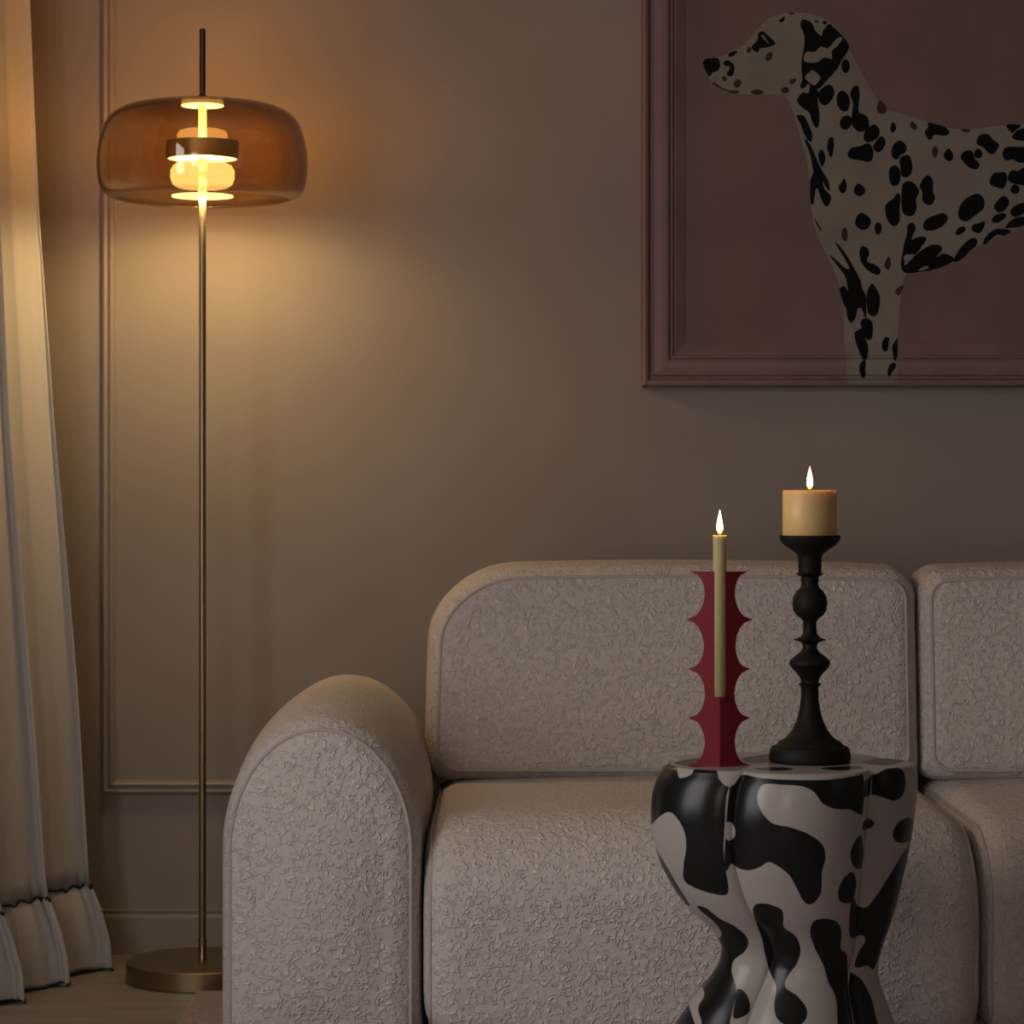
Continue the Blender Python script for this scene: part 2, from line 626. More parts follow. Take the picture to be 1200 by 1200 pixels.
# back cushions
BC = [(-.157, .748, .16, .05), (.752, 1.657, .05, .16)]
for i, (a, bb, rl, rr) in enumerate(BC):
    def fn(d, a=a, bb=bb, rl=rl, rr=rr):
        return rounded_outline(a + d, bb - d, .418 + d, .815 - d, rl - d * .7, rr - d * .7, .05 - d * .5, .05 - d * .5, rz=(.135 - d * .7 if rl > .1 else rl - d * .7, .135 - d * .7 if rr > .1 else rr - d * .7, .03, .03), ns=24)

    def bw(x, y, z, a=a, bb=bb):
        # leans back a little; the sides draw in below
        t = (z - .42) / .4
        cx = (a + bb) / 2
        side = (x - cx) / ((bb - a) / 2)
        outer = -1 if a < 0 else 1
        dx = 0
        if side * outer > 0:
            dx = -outer * .012 * (max(0, t) ** 2) * side * side
        dz = -.010 * side * side * smoothstep((t - .3) / .7)
        return (x + dx, y + .05 * t, z + dz)
    piece('back_cushion', sofa, fn, 4.985, 5.22, .05, .02, bw, pip=.022)
bm = bmesh.new()
box(bm, -.13, 1.65, 4.45, 5.2, .045, .09, bevel=.01)
finish('base', bm, m_boucle, sofa)
bm = bmesh.new()
box(bm, -.30, 1.82, 5.215, 5.30, .045, .44, bevel=.03, seg=4)
finish('back_frame', bm, m_boucle, sofa)
for x in (-.3, 1.8):
    for y in (4.5, 5.1):
        bm = bmesh.new()
        lathe(bm, [(0, .012), (.022, .012), (.026, .055), (0, .055)], x, y, 24)
        finish('foot', bm, m_darkwood, sofa)

# ------------------------------------------------------------ curtain
def interp(x, xs, ys):
    return float(np.interp(x, xs, ys))


D0 = 5.43
zs_edge = [EYE - (p - 560) / F * D0 for p in (1136, 1100, 1062, 1036, 1030, 800, 500, 250, 0, -400)]
xs_edge = [(p - 600) / F * D0 for p in (127, 124, 113, 102, 100, 84, 61, 48, 41, 34)]
zs_edge, xs_edge = zs_edge[::-1], xs_edge[::-1]
zr = np.array(zs_edge[::-1]); xr_ = np.array(xs_edge[::-1])
SEAM = .168
NF = 5.0
rngc = random.Random(3)
fph = [rngc.uniform(-.1, .1) for _ in range(20)]


def curtain_pt(u, z):
    """u: 0 at the far edge, grows one per fold towards the camera"""
    ex = float(np.interp(z, zr, xr_))
    low = 1 - smoothstep(z / 2.4)
    k = int(u)
    f = u - k
    # each fold: a rounded lobe bulging into the room with a tight valley behind it
    lobe = math.sin(PI * min(1, max(0, f))) ** .75
    amp = .030 + .022 * low
    if z < SEAM + .01:
        amp += .024 * smoothstep((SEAM + .01 - z) / .16)
    dx_step = .040 + .016 * low
    x = ex + .012 + .018 * low - amp - dx_step * u + amp * lobe + dx_step * (f - .2) * .5
    y = D0 + .05 - .165 * u - .02 * math.sin(2 * PI * f) * (1 + low)
    # small gathers
    g = .0006 if z > SEAM else .003 * (1 - .5 * smoothstep((SEAM - z) / .16))
    x += g * math.sin(u * 41 + 1.3 * math.sin(u * 7)) + .0012 * math.sin(u * 17 + z * 2)
    x += .006 * math.sin(z * 2.3 + k * 2.1) * smoothstep(z / .6)
    if x < XL + .03: x = XL + .03
    return (x, y, z)


def curtain_sheet(za, zb, nu, nz, hem=False):
    bm = bmesh.new()
    g = []
    for j in range(nz + 1):
        row = []
        for i in range(nu + 1):
            u = NF * i / nu
            z = za + (zb - za) * j / nz
            if hem: z += .002 * math.sin(u * 23) * (1 - j / nz)
            row.append(bm.verts.new(curtain_pt(u, z)))
        g.append(row)
    for j in range(nz):
        for i in range(nu):
            bm.faces.new((g[j][i], g[j][i + 1], g[j + 1][i + 1], g[j + 1][i]))
    return bm


curt = empty('curtain', (-1.0, 5.1, 0), 'long white linen curtain with black-trimmed ruffled hem left of the lamp', 'curtain')
o = finish('drape', curtain_sheet(SEAM, 2.5, 260, 60), m_curtain, curt)
o.modifiers.new('thickness', 'SOLIDIFY').thickness = .0012
o = finish('ruffle', curtain_sheet(.006, SEAM - .001, 420, 20, True), m_curtain, curt)
o.modifiers.new('thickness', 'SOLIDIFY').thickness = .0012
for z, nm in ((SEAM, 'seam_cord'), (.005, 'hem_cord')):
    bm = bmesh.new()
    pts = []
    for i in range(520):
        u = NF * i / 519
        p = Vector(curtain_pt(u, z))
        w = .003 * math.sin(u * 47) + .0018 * math.sin(u * 83) if z > .1 else .002 * math.sin(u * 23)
        pts.append((p.x + .002, p.y, p.z + w))
    tube(bm, pts, .0022 if z > .1 else .0018, 6)
    finish(nm, bm, m_cord, curt, label='black wavy cord')

# ------------------------------------------------------------ floor lamp
LY = 5.31
SL = F / LY
LX = (237.3 - 600) / SL


def lz(py): return EYE - (py - 560) / SL
def lr(px): return px / SL


lamp = empty('floor_lamp', (LX, LY, 0), 'tall brass floor lamp with a lit amber glass drum shade and round base', 'floor lamp')
bm = bmesh.new()
R = lr(89)
bt = .038
lathe(bm, [(0, 0), (R - .002, 0), (R, .002), (R, bt - .002), (R - .002, bt), (0, bt)], LX, LY, 128)
finish('base', bm, m_brass, lamp, angle=30)
bm = bmesh.new()
lathe(bm, [(0, bt), (.0085, bt), (.0085, bt + .004), (.0075, bt + .006), (.0075, bt + .034), (.009, bt + .036), (.009, bt + .04), (0, bt + .04)], LX, LY, 32)
finish('collar', bm, m_brass, lamp, angle=30)
bm = bmesh.new()
rp = lr(4.2)
lathe(bm, [(0, bt + .038), (rp, bt + .038), (rp, lz(231.5)), (0, lz(231.5))], LX, LY, 32)
finish('pole', bm, m_brass, lamp, angle=30)
bm = bmesh.new()
lathe(bm, [(0, lz(231)), (lr(5), lz(231)), (lr(4.8), lz(119)), (0, lz(119))], LX, LY, 32)
finish('stem', bm, m_stem_lit, lamp, angle=30, label='glowing stem inside the shade')
bm = bmesh.new()
lathe(bm, [(0, lz(121)), (lr(7), lz(121)), (lr(7), lz(113)), (lr(3.6), lz(111)), (lr(3.6), lz(35)), (lr(3), lz(34)), (0, lz(34))], LX, LY, 32)
finish('top_rod', bm, m_bronze, lamp, angle=30, label='dark rod standing out of the shade top')
# shade
pr = [(8, 119.5), (30, 119.8), (52, 120.6), (72, 122.5), (88, 126), (100, 131.5), (109, 139), (115, 149), (119, 161), (121.8, 175), (123, 190),
      (122.5, 204), (120.5, 216), (117, 224.5), (112, 229.5), (106, 232.5), (101, 234)]
# refine with a spline
pp = []
for i in range(len(pr) - 1):
    p0 = pr[max(i - 1, 0)]; p1 = pr[i]; p2 = pr[i + 1]; p3 = pr[min(i + 2, len(pr) - 1)]
    for s in range(4):
        t = s / 4
        pp.append(tuple(0.5 * (2 * p1[k] + (-p0[k] + p2[k]) * t + (2 * p0[k] - 5 * p1[k] + 4 * p2[k] - p3[k]) * t * t + (-p0[k] + 3 * p1[k] - 3 * p2[k] + p3[k]) * t ** 3) for k in range(2)))
pp.append(pr[-1])
bm = bmesh.new()
lathe(bm, [(lr(r), lz(z)) for r, z in pp], LX, LY, 128)
shade = finish('lamp_shade', bm, m_glass, lamp, label='amber tinted glass drum')
sm = shade.modifiers.new('thickness', 'SOLIDIFY')
sm.thickness = .004
sm.offset = -1
# hub under the shade top
bm = bmesh.new()
lathe(bm, [(0, lz(122.5)), (lr(24), lz(122.5)), (lr(25), lz(123.5)), (lr(24), lz(124.5)), (0, lz(124.5))], LX, LY, 64)
finish('hub', bm, m_hub, lamp, angle=30, label='lit disc under the shade top')
# brass ring (hollow) with glowing diffusers
bm = bmesh.new()
ro, ri = lr(42.5), lr(40.2)
lathe(bm, [(ri, lz(166)), (ro, lz(166)), (ro, lz(186.5)), (ri, lz(186.5)), (ri, lz(166))], LX, LY, 96)
ring = finish('light_ring', bm, m_brass, lamp, angle=30)
bm = bmesh.new()
lathe(bm, [(0, lz(184)), (ri - .0005, lz(184)), (ri - .0005, lz(186)), (0, lz(186))], LX, LY, 64)
finish('diffuser', bm, m_led, ring, angle=30, label='glowing white diffuser')
bm = bmesh.new()
lathe(bm, [(0, lz(151)), (lr(20), lz(151.5)), (lr(27), lz(153.5)), (lr(29.8), lz(158)), (lr(29), lz(163)), (lr(27), lz(168)), (0, lz(168))], LX, LY, 64)
finish('upper_lens', bm, m_puck_dim, lamp, label='dim amber lens above the ring')
bm = bmesh.new()
lathe(bm, [(0, lz(191)), (lr(28), lz(191.3)), (lr(34), lz(194)), (lr(37.5), lz(200)), (lr(37.5), lz(209)), (lr(35), lz(216)), (lr(29), lz(220)), (lr(20), lz(221.5)), (0, lz(221.5))], LX, LY, 64)
finish('lower_lens', bm, m_puck, lamp, label='bright yellow lens below the ring')
bm = bmesh.new()
lathe(bm, [(0, lz(229)), (lr(36), lz(229)), (lr(36), lz(231)), (0, lz(231))], LX, LY, 64)
finish('bottom_plate', bm, m_puck, lamp, angle=30, label='thin lit plate at the shade opening')



def lamp_disc(name, z, r, up, energy):
    l = bpy.data.lights.new(name, 'AREA')
    l.shape = 'DISK'
    l.size = 2 * r
    l.energy = energy
    l.color = WARM if up else (1.0, .68, .31)
    o = bpy.data.objects.new(name, l)
    COL.objects.link(o)
    o.parent = lamp
    o.location = (0, 0, z)
    o.rotation_euler = (PI, 0, 0) if up else (0, 0, 0)


lamp_disc('led_down', lz(231.5), lr(36), False, 2.8)
lamp_disc('led_up', lz(165), lr(34), True, 2.8)
for zz, en in ((lz(204), 10.0), (lz(159), 10.5)):
    l = bpy.data.lights.new('bulb', 'POINT')
    l.energy = en
    l.color = WARM
    l.shadow_soft_size = .02
    o = bpy.data.objects.new('bulb', l)
    COL.objects.link(o)
    o.parent = lamp
    o.location = (0, 0, zz)

# ------------------------------------------------------------ painting of the dalmatian
PD = .05
SP = F / (WY - PD)


def qx(px): return (px - 600) / SP
def qz(py): return EYE - (py - 560) / SP


fx0, fz0 = qx(752.5), qz(453)
fx1, fz1 = qx(1500), qz(-110)
u_ = 1 / SP
fprof = [(0, 0), (0, .040), (1.5 * u_, .048), (4 * u_, .050), (7 * u_, .047), (9 * u_, .040), (10 * u_, .036), (12 * u_, .036), (14 * u_, .042),
         (22 * u_, .045), (29 * u_, .045), (31.5 * u_, .043), (32 * u_, .036), (33.5 * u_, .036), (34 * u_, .041), (36 * u_, .041), (37 * u_, .034),
         (38.5 * u_, .033), (40 * u_, .034), (51 * u_, .022), (52.5 * u_, .014), (54 * u_, .014)]
pic = empty('painting', (fx0, WY, fz0), 'large pink-framed painting of a standing spotted dog on the back wall', 'painting')
bm = bmesh.new()
sweep_profile(bm, fprof, (fx0, fx1, fz0, fz1))
finish('frame', bm, m_frame, pic, smooth=False, label='pink stepped moulding')
CD = .020
bm = bmesh.new()
box(bm, fx0 + 50 * u_, fx1 - 50 * u_, WY - CD, WY - .006, fz0 + 50 * u_, fz1 - 50 * u_)
finish('canvas', bm, m_canvas, pic, smooth=False)

offs = [p[0] for p in fprof[2:]]
deps = [p[1] for p in fprof[2:]]


def surf_d(z):
    """depth of the painted surface (moulding at the bottom, canvas above)"""
    off = z - fz0
    if off >= offs[-2]: return max(CD, float(np.interp(off, offs, deps)) if off < offs[-1] else 0)
    return max(float(np.interp(off, offs, deps)), CD if off > 50 * u_ else 0)


def paint_patch(bm, poly_px, mi, lift, sub=4):
    pts = smooth_closed(poly_px, sub) if sub > 1 else poly_px
    p3 = [Vector((qx(x), qz(y), 0)) for x, y in pts]
    vs = [bm.verts.new((p.x, WY, p.y)) for p in p3]
    fs = []
    for t in tessellate_polygon([p3]):
        try:
            fs.append(bm.faces.new([vs[k] for k in t]))
        except ValueError:
            pass
    geom = list(fs) + list(set(e for ff in fs for e in ff.edges)) + list(set(vv for ff in fs for vv in ff.verts))
    zmin = min(v.co.z for v in geom if isinstance(v, bmesh.types.BMVert))
    if zmin < fz0 + 55 * u_:
        for o_ in offs:
            r = bmesh.ops.bisect_plane(bm, geom=geom, plane_co=(0, 0, fz0 + o_), plane_no=(0, 0, 1), dist=1e-7)
            geom = r['geom']
        geom = [g_ for g_ in geom if g_.is_valid]
    for g_ in geom:
        if isinstance(g_, bmesh.types.BMVert):
            g_.co.y = WY - surf_d(g_.co.z) - lift
        elif isinstance(g_, bmesh.types.BMFace):
            g_.material_index = mi


A = lambda pts: [(810 + u / 6, v / 6) for u, v in pts]
B = lambda pts: [(1000 + u / 6, 100 + v / 6) for u, v in pts]
C_ = lambda pts: [(920 + u / 6, 160 + v / 6) for u, v in pts]
Dd = lambda pts: [(940 + u / 6.667, 280 + v / 6.667) for u, v in pts]
body = [(825, 70), (827, 66), (836, 65), (848, 63), (862, 57), (874, 49), (882, 40), (890, 31), (898, 22), (908, 16), (922, 12.5), (940, 12), (958, 15),
        (972, 22), (985, 33), (994, 46), (1001, 62), (1010, 78), (1020, 98), (1031, 116), (1041, 126), (1054, 130), (1070, 134), (1085, 139), (1100, 144),
        (1115, 148), (1135, 149.5), (1160, 147), (1185, 144.5), (1210, 143), (1260, 141), (1310, 148), (1345, 170), (1362, 212), (1356, 250),
        (1340, 285), (1350, 325), (1376, 362), (1366, 400), (1362, 444), (1362, 449), (1361, 449), (1311, 449), (1310, 449), (1310, 444), (1302, 400), (1296, 365), (1270, 325), (1248, 292), (1225, 275), (1203, 266),
        (1188, 271), (1170, 277), (1155, 284), (1142, 292), (1128, 301), (1110, 310), (1090, 316), (1070, 320), (1063, 322), (1060, 335),
        (1057, 355), (1055, 385), (1054, 415), (1052.5, 444), (1052, 449), (1051, 449), (993, 449), (992, 449), (992, 444), (992, 420), (991, 385), (989, 352), (986, 335), (980, 318), (972, 300),
        (963, 282), (956, 262), (952, 240), (951, 215), (949, 195), (945, 178), (940, 160), (935, 143), (930, 126), (925, 113), (916, 109), (900, 108), (880, 108),
        (862, 107), (848, 104), (838, 97), (833, 90), (829, 82)]
spots = [
    A([(90, 430), (105, 400), (150, 393), (195, 395), (212, 435), (195, 480), (160, 495), (135, 522), (110, 485)]),
    A([(268, 372), (285, 352), (325, 342), (330, 356), (300, 380), (275, 384)]),
    A([(232, 430), (250, 410), (285, 415), (280, 445), (250, 450)]),
    A([(275, 435), (300, 425), (312, 465), (300, 515), (270, 520), (258, 500), (278, 465)]),
    A([(222, 540), (240, 520), (260, 540), (245, 558)]),
    A([(305, 580), (320, 550), (350, 545), (362, 575), (330, 605)]),
    A([(160, 575), (172, 566), (215, 597), (265, 620), (270, 632), (220, 615)]),
    A([(268, 628), (300, 622), (350, 628), (330, 642), (290, 640)]),
    A([(428, 630), (470, 615), (518, 630), (490, 652), (440, 645)]),
    A([(640, 615), (675, 595), (700, 615), (685, 640), (655, 640)]),
    A([(702, 560), (715, 542), (750, 540), (735, 570), (710, 578)]),
    A([(532, 395), (545, 360), (578, 350), (578, 385), (562, 410), (540, 412)]),
    A([(400, 345), (410, 315), (430, 325), (425, 350), (408, 356)]),
    A([(432, 315), (475, 265), (480, 220), (510, 202), (540, 225), (600, 285), (575, 308), (535, 320), (495, 325), (475, 352), (450, 340)]),
    A([(690, 78), (715, 70), (738, 77), (715, 86)]),
    A([(625, 130), (650, 110), (665, 95), (665, 125), (645, 140)]),
    A([(878, 130), (895, 125), (910, 137), (890, 145)]), A([(935, 140), (950, 130), (968, 145), (945, 158)]),
    A([(780, 170), (782, 135), (802, 118), (850, 138), (872, 170), (885, 200), (925, 236), (935, 205), (955, 178), (985, 152), (1040, 198), (1090, 255), (1122, 310),
       (1100, 365), (1070, 410), (1045, 460), (1000, 515), (965, 550), (930, 592), (895, 612), (850, 600), (835, 575), (800, 610), (775, 590), (790, 550), (786, 480), (787, 400), (800, 340), (808, 260), (795, 205)]),
    A([(755, 690), (795, 635), (835, 640), (850, 575), (890, 600), (905, 640), (900, 690), (912, 780), (912, 850), (895, 887), (868, 860), (840, 780), (790, 742)]),
    A([(905, 640), (940, 600), (985, 580), (1018, 620), (1010, 670), (970, 722), (935, 722), (908, 690)]),
    A([(1068, 450), (1080, 410), (1110, 405), (1128, 450), (1110, 498), (1080, 490)]),
    A([(1033, 690), (1045, 640), (1080, 622), (1115, 655), (1128, 710), (1110, 765), (1070, 765), (1045, 735)]),
    A([(1057, 850), (1075, 810), (1120, 800), (1145, 835), (1130, 880), (1095, 900), (1065, 885)]),
    A([(1130, 650), (1150, 600), (1185, 588), (1197, 650), (1190, 770), (1240, 795), (1262, 840), (1255, 895), (1200, 915), (1165, 895), (1140, 850), (1145, 770), (1150, 710)]),
    A([(750, 800), (800, 800), (830, 850), (862, 930), (855, 985), (830, 970), (800, 915), (775, 850)]),
    A([(818, 970), (850, 1010), (890, 1100), (935, 1195), (975, 1260), (985, 1330), (955, 1300), (905, 1200), (870, 1185), (850, 1080)]),
    A([(905, 1070), (925, 1038), (945, 1060), (955, 1110), (935, 1160), (915, 1130)]),
    A([(968, 1010), (980, 960), (1010, 955), (1015, 1020), (1000, 1090), (985, 1085), (970, 1040)]),
    # chest stripe
    C_([(145, 0), (185, 50), (225, 130), (245, 200), (270, 250), (285, 350), (335, 410), (320, 470), (295, 480), (265, 430), (232, 350), (210, 460), (190, 450), (188, 300), (210, 230), (195, 140)]),
    C_([(388, 340), (410, 310), (428, 282), (445, 330), (440, 370), (420, 390), (395, 370)]),
    C_([(498, 360), (510, 335), (545, 325), (578, 365), (560, 400), (530, 408), (505, 390)]),
    C_([(452, 110), (480, 68), (540, 55), (600, 35), (632, 80), (630, 140), (600, 168), (550, 158), (500, 150), (465, 140)]),
    C_([(505, 590), (520, 545), (555, 528), (600, 555), (618, 590), (595, 635), (555, 648), (515, 625)]),
    C_([(643, 640), (652, 602), (680, 597), (693, 635), (680, 675), (655, 678)]),
    C_([(408, 670), (425, 632), (445, 640), (453, 690), (440, 728), (415, 710)]),
    C_([(218, 568), (235, 590), (268, 645), (255, 648), (232, 610)]),
    C_([(535, 800), (555, 762), (590, 775), (605, 815), (590, 870), (640, 890), (685, 930), (670, 965), (630, 955), (580, 920), (545, 870)]),
    C_([(712, 890), (740, 835), (758, 870), (752, 915), (735, 928), (715, 915)]),
    C_([(788, 1085), (815, 1050), (848, 1045), (830, 1090), (810, 1112)]),
    C_([(325, 828), (350, 840), (400, 885), (425, 910), (465, 915), (370, 750), (385, 748), (440, 820), (490, 905), (540, 1000), (560, 1080), (578, 1110), (580, 1180), (530, 1200), (440, 1200),
        (400, 1090), (395, 1065), (425, 1042), (455, 1080), (435, 980), (395, 920)]),
    C_([(585, 1110), (605, 1050), (630, 1028), (660, 1075), (680, 1120), (678, 1185), (655, 1250), (610, 1250), (590, 1200)]),
    # foreleg
    Dd([(310, 410), (315, 380), (345, 360), (380, 400), (440, 340), (480, 380), (510, 440), (515, 600), (500, 595), (470, 510), (450, 520), (430, 610), (395, 648), (365, 600), (358, 500), (330, 460)]),
    Dd([(470, 640), (510, 610), (560, 640), (568, 700), (560, 770), (530, 785), (508, 770), (525, 820), (520, 900), (495, 948), (470, 920), (445, 850), (422, 740), (440, 710), (475, 690)]),
    Dd([(450, 990), (470, 955), (497, 950), (495, 1020), (500, 1060), (485, 1088), (455, 1050)]),
    Dd([(640, 800), (665, 760), (697, 770), (692, 800), (680, 860), (655, 878), (635, 850)]),
    Dd([(718, 830), (740, 795), (760, 775), (755, 880), (740, 945), (722, 940), (716, 890)]),
    Dd([(675, 1010), (700, 970), (735, 975), (730, 1010), (705, 1040), (690, 1072), (672, 1060)]),
    # shoulder and flank
    B([(85, 340), (110, 290), (160, 262), (198, 300), (185, 355), (130, 388), (95, 380)]),
    B([(152, 420), (180, 370), (215, 345), (240, 385), (225, 430), (190, 462), (165, 445)]),
    B([(180, 140), (200, 95), (235, 120), (250, 165), (215, 188), (185, 172)]),
    B([(273, 285), (292, 245), (316, 280), (300, 315), (280, 315)]),
    B([(413, 260), (430, 238), (465, 280), (450, 300), (425, 290)]),
    B([(540, 250), (600, 262), (660, 280), (692, 320), (660, 342), (585, 335), (565, 368), (540, 365), (517, 315), (540, 285)]),
    B([(770, 296), (840, 300), (825, 318), (795, 315)]),
    B([(568, 450), (590, 412), (612, 450), (595, 497), (575, 480)]),
    B([(652, 470), (685, 430), (718, 475), (710, 515), (680, 520), (655, 495)]),
    B([(282, 450), (300, 400), (345, 375), (388, 415), (380, 460), (345, 480), (325, 510), (290, 495)]),
    B([(338, 510), (370, 480), (410, 485), (430, 550), (420, 610), (385, 637), (350, 620), (345, 560)]),
    B([(263, 600), (280, 560), (320, 555), (345, 600), (340, 670), (310, 697), (275, 680)]),
    B([(355, 720), (365, 680), (400, 662), (445, 680), (478, 735), (455, 790), (460, 850), (440, 900), (400, 910), (360, 880), (352, 800)]),
    B([(480, 700), (510, 640), (545, 622), (575, 660), (575, 730), (590, 780), (570, 825), (535, 830), (500, 800), (500, 740)]),
    B([(236, 850), (260, 810), (290, 790), (325, 748), (348, 780), (340, 850), (342, 930), (320, 975), (285, 975), (250, 930)]),
    B([(505, 980), (530, 930), (600, 900), (650, 888), (682, 920), (660, 965), (600, 1005), (530, 1012)]),
    B([(752, 905), (770, 830), (830, 770), (900, 752), (938, 800), (930, 860), (880, 900), (820, 945), (780, 940)]),
    B([(735, 1025), (760, 990), (800, 985), (805, 1010), (770, 1040), (742, 1042)]),
    B([(847, 1000), (860, 970), (900, 960), (940, 945), (935, 990), (905, 1030), (865, 1020)]),
    B([(990, 935), (1020, 900), (1080, 890), (1090, 915), (1040, 955), (1000, 955)]),
    B([(1005, 850), (1030, 800), (1080, 765), (1115, 810), (1090, 860), (1045, 885)]),
    B([(975, 660), (1000, 610), (1050, 600), (1090, 605), (1098, 665), (1070, 715), (1020, 705), (985, 690)]),
    B([(1105, 630), (1130, 587), (1180, 590), (1230, 560), (1280, 600), (1260, 690), (1200, 690), (1140, 678), (1110, 660)]),
    B([(1123, 715), (1150, 685), (1185, 705), (1180, 745), (1150, 752), (1128, 740)]),
    B([(1065, 470), (1090, 425), (1150, 420), (1260, 430), (1290, 500), (1200, 535), (1140, 510), (1090, 515)]),
    B([(885, 370), (910, 335), (965, 330), (1000, 370), (1042, 405), (1010, 465), (975, 468), (930, 425), (890, 405)]),
    B([(865, 465), (890, 432), (922, 455), (920, 490), (895, 502), (870, 490)]),
    B([(770, 490), (800, 450), (850, 450), (870, 500), (905, 545), (880, 580), (840, 570), (800, 540)]),
    B([(1095, 266), (1195, 266), (1160, 305), (1130, 320)]),
    B([(1133, 345), (1180, 300), (1260, 290), (1260, 370), (1180, 376), (1150, 365)]),
    B([(1120, 880), (1150, 840), (1220, 815), (1250, 860), (1200, 900), (1150, 915)]),
    B([(1085, 990), (1140, 930), (1210, 915), (1260, 950), (1200, 985), (1130, 992)]),
    B([(930, 1110), (945, 1060), (1010, 1005), (1080, 1000), (1130, 1018), (1080, 1045), (1020, 1045), (960, 1100)]),
    B([(740, 1180), (790, 1110), (850, 1065), (885, 1075), (880, 1120), (830, 1160), (800, 1195), (750, 1230), (720, 1230)]),
    B([(17, 725), (30, 690), (55, 682), (95, 725), (75, 762), (45, 768), (20, 750)]),
    # belly
    C_([(850, 750), (870, 680), (875, 620), (905, 595), (933, 625), (925, 660), (905, 715), (960, 695), (1010, 705), (980, 760), (930, 820), (870, 825), (855, 900), (910, 845), (960, 800), (1040, 755),
        (1100, 755), (1120, 785), (1080, 840), (1130, 815), (1190, 835), (1200, 865), (1130, 905), (1050, 930), (960, 945), (880, 955), (840, 935), (828, 880), (838, 830)]),
    [(1225, 200), (1245, 190), (1258, 208), (1245, 226), (1228, 220)], [(1280, 170), (1300, 168), (1308, 188), (1290, 198)],
    [(1270, 230), (1295, 222), (1302, 248), (1280, 262)], [(1320, 220), (1338, 215), (1340, 245), (1322, 246)],
    [(1300, 300), (1318, 292), (1325, 315), (1306, 322)], [(1330, 350), (1346, 352), (1344, 380), (1328, 372)], [(1318, 405), (1330, 400), (1334, 425), (1320, 428)],
]
brown = {4, 5, 6, 7, 8, 9, 10, 11, 12, 14, 16, 35, 36, 38, 39, 50, 52, 54, 55}
lights_ = [
    A([(805, 415), (818, 352), (880, 348), (925, 312), (975, 322), (1040, 252), (1076, 256), (1035, 310), (1000, 345), (1000, 400), (950, 388), (890, 424)]),
    A([(810, 530), (835, 500), (865, 480), (918, 528), (880, 585), (835, 560)]),
    A([(504, 238), (512, 228), (528, 246), (545, 272), (560, 290), (546, 284), (520, 258)]),
    C_([(850, 840), (865, 822), (912, 822), (910, 850), (880, 862), (852, 860)]),
    C_([(950, 935), (990, 908), (1020, 905), (1020, 918), (985, 932)]),
]
bm = bmesh.new()
paint_patch(bm, body, 0, .0006, 4)
for i, s in enumerate(spots):
    paint_patch(bm, s, 2 if i in brown else 1, .0011 + .0000015 * i, 4)
for i, s in enumerate(lights_):
    paint_patch(bm, s, 0, .0016 + .00001 * i, 4)
bmesh.ops.recalc_face_normals(bm, faces=bm.faces)
finish('painted_dog', bm, [m_dogwhite, m_dogblack, m_dogbrown], pic, smooth=False, label='cream dog with black spots, its forelegs running over the moulding')

# ------------------------------------------------------------ cow print stool
TY = 4.0
ST = F / TY
TTOP = .559


def tx(px): return (px - 600) / ST
def tz(py): return EYE - (py - 560) / ST


def clover(th):
    # five lobes with sharp creases between them
    c = abs(math.cos(2.5 * (th - math.radians(-82.5))))
    return 1 - .17 * (1 - c ** .62) if c > 0 else .83


TH = 900
ths = [2 * PI * k / TH for k in range(TH)]
ux = np.array([clover(t) * math.cos(t) for t in ths])
uy = np.array([clover(t) * math.sin(t) for t in ths])
umn, umx = ux.min(), ux.max()
prof_y = [893, 905, 920, 935, 950, 967, 985, 1010, 1040, 1062, 1085, 1105, 1125, 1145, 1170, 1200, 1235, 1275, 1310, 1340]
prof_l = [780, 770, 764.5, 762, 761, 762, 765, 773, 789, 806, 832, 845, 842, 829, 808, 788, 770, 762, 764, 770]
prof_r = [1071, 1073, 1073, 1072, 1070, 1068, 1065, 1060, 1053, 1048, 1041, 1034, 1028, 1028, 1037, 1048, 1062, 1070, 1070, 1064]
# smooth profile through the points
NZ = 300
ytop, ybot = 893, 560 + (EYE - .012) * ST
ysamp = np.linspace(ytop, ybot, NZ)
# pchip-like smoothing: dense linear interpolation followed by a small box filter
def smooth_prof(vals):
    d = np.interp(ysamp, prof_y[:-1] + [ybot], vals)
    k = np.hanning(19); k /= k.sum()
    p = np.pad(d, 9, mode='edge')
    return np.convolve(p, k, 'valid')
pl_, pr_ = smooth_prof(prof_l), smooth_prof(prof_r)
rows = []
for i in range(NZ):
    xl, xr2 = tx(pl_[i]), tx(pr_[i])
    s = (xr2 - xl) / (umx - umn)
    ox = xl - s * umn
    z = tz(ysamp[i])
    rows.append(np.stack([ox + s * ux, TY + s * .90 * uy, np.full(TH, z)], 1))
side = np.array(rows)  # NZ,TH,3
# rounded top lip + top disc
top_rows = []
c0 = np.array([side[0][:, 0].mean(), TY, 0])
for s, dz in ((.02, .004), (.15, .004), (.3, .004), (.45, .004), (.6, .004), (.72, .004), (.82, .004), (.9, .004), (.95, .004), (.975, .0036), (.99, .0024), (.997, .001)):
    r = side[0].copy()
    r[:, :2] = c0[:2] + (r[:, :2] - c0[:2]) * s
    r[:, 2] = TTOP - .004 + dz
    top_rows.append(r)
side[:, :, 2] = np.minimum(side[:, :, 2], TTOP - .004)
side[0, :, 2] = TTOP - .004
side[1, :, 2] = TTOP - .0045
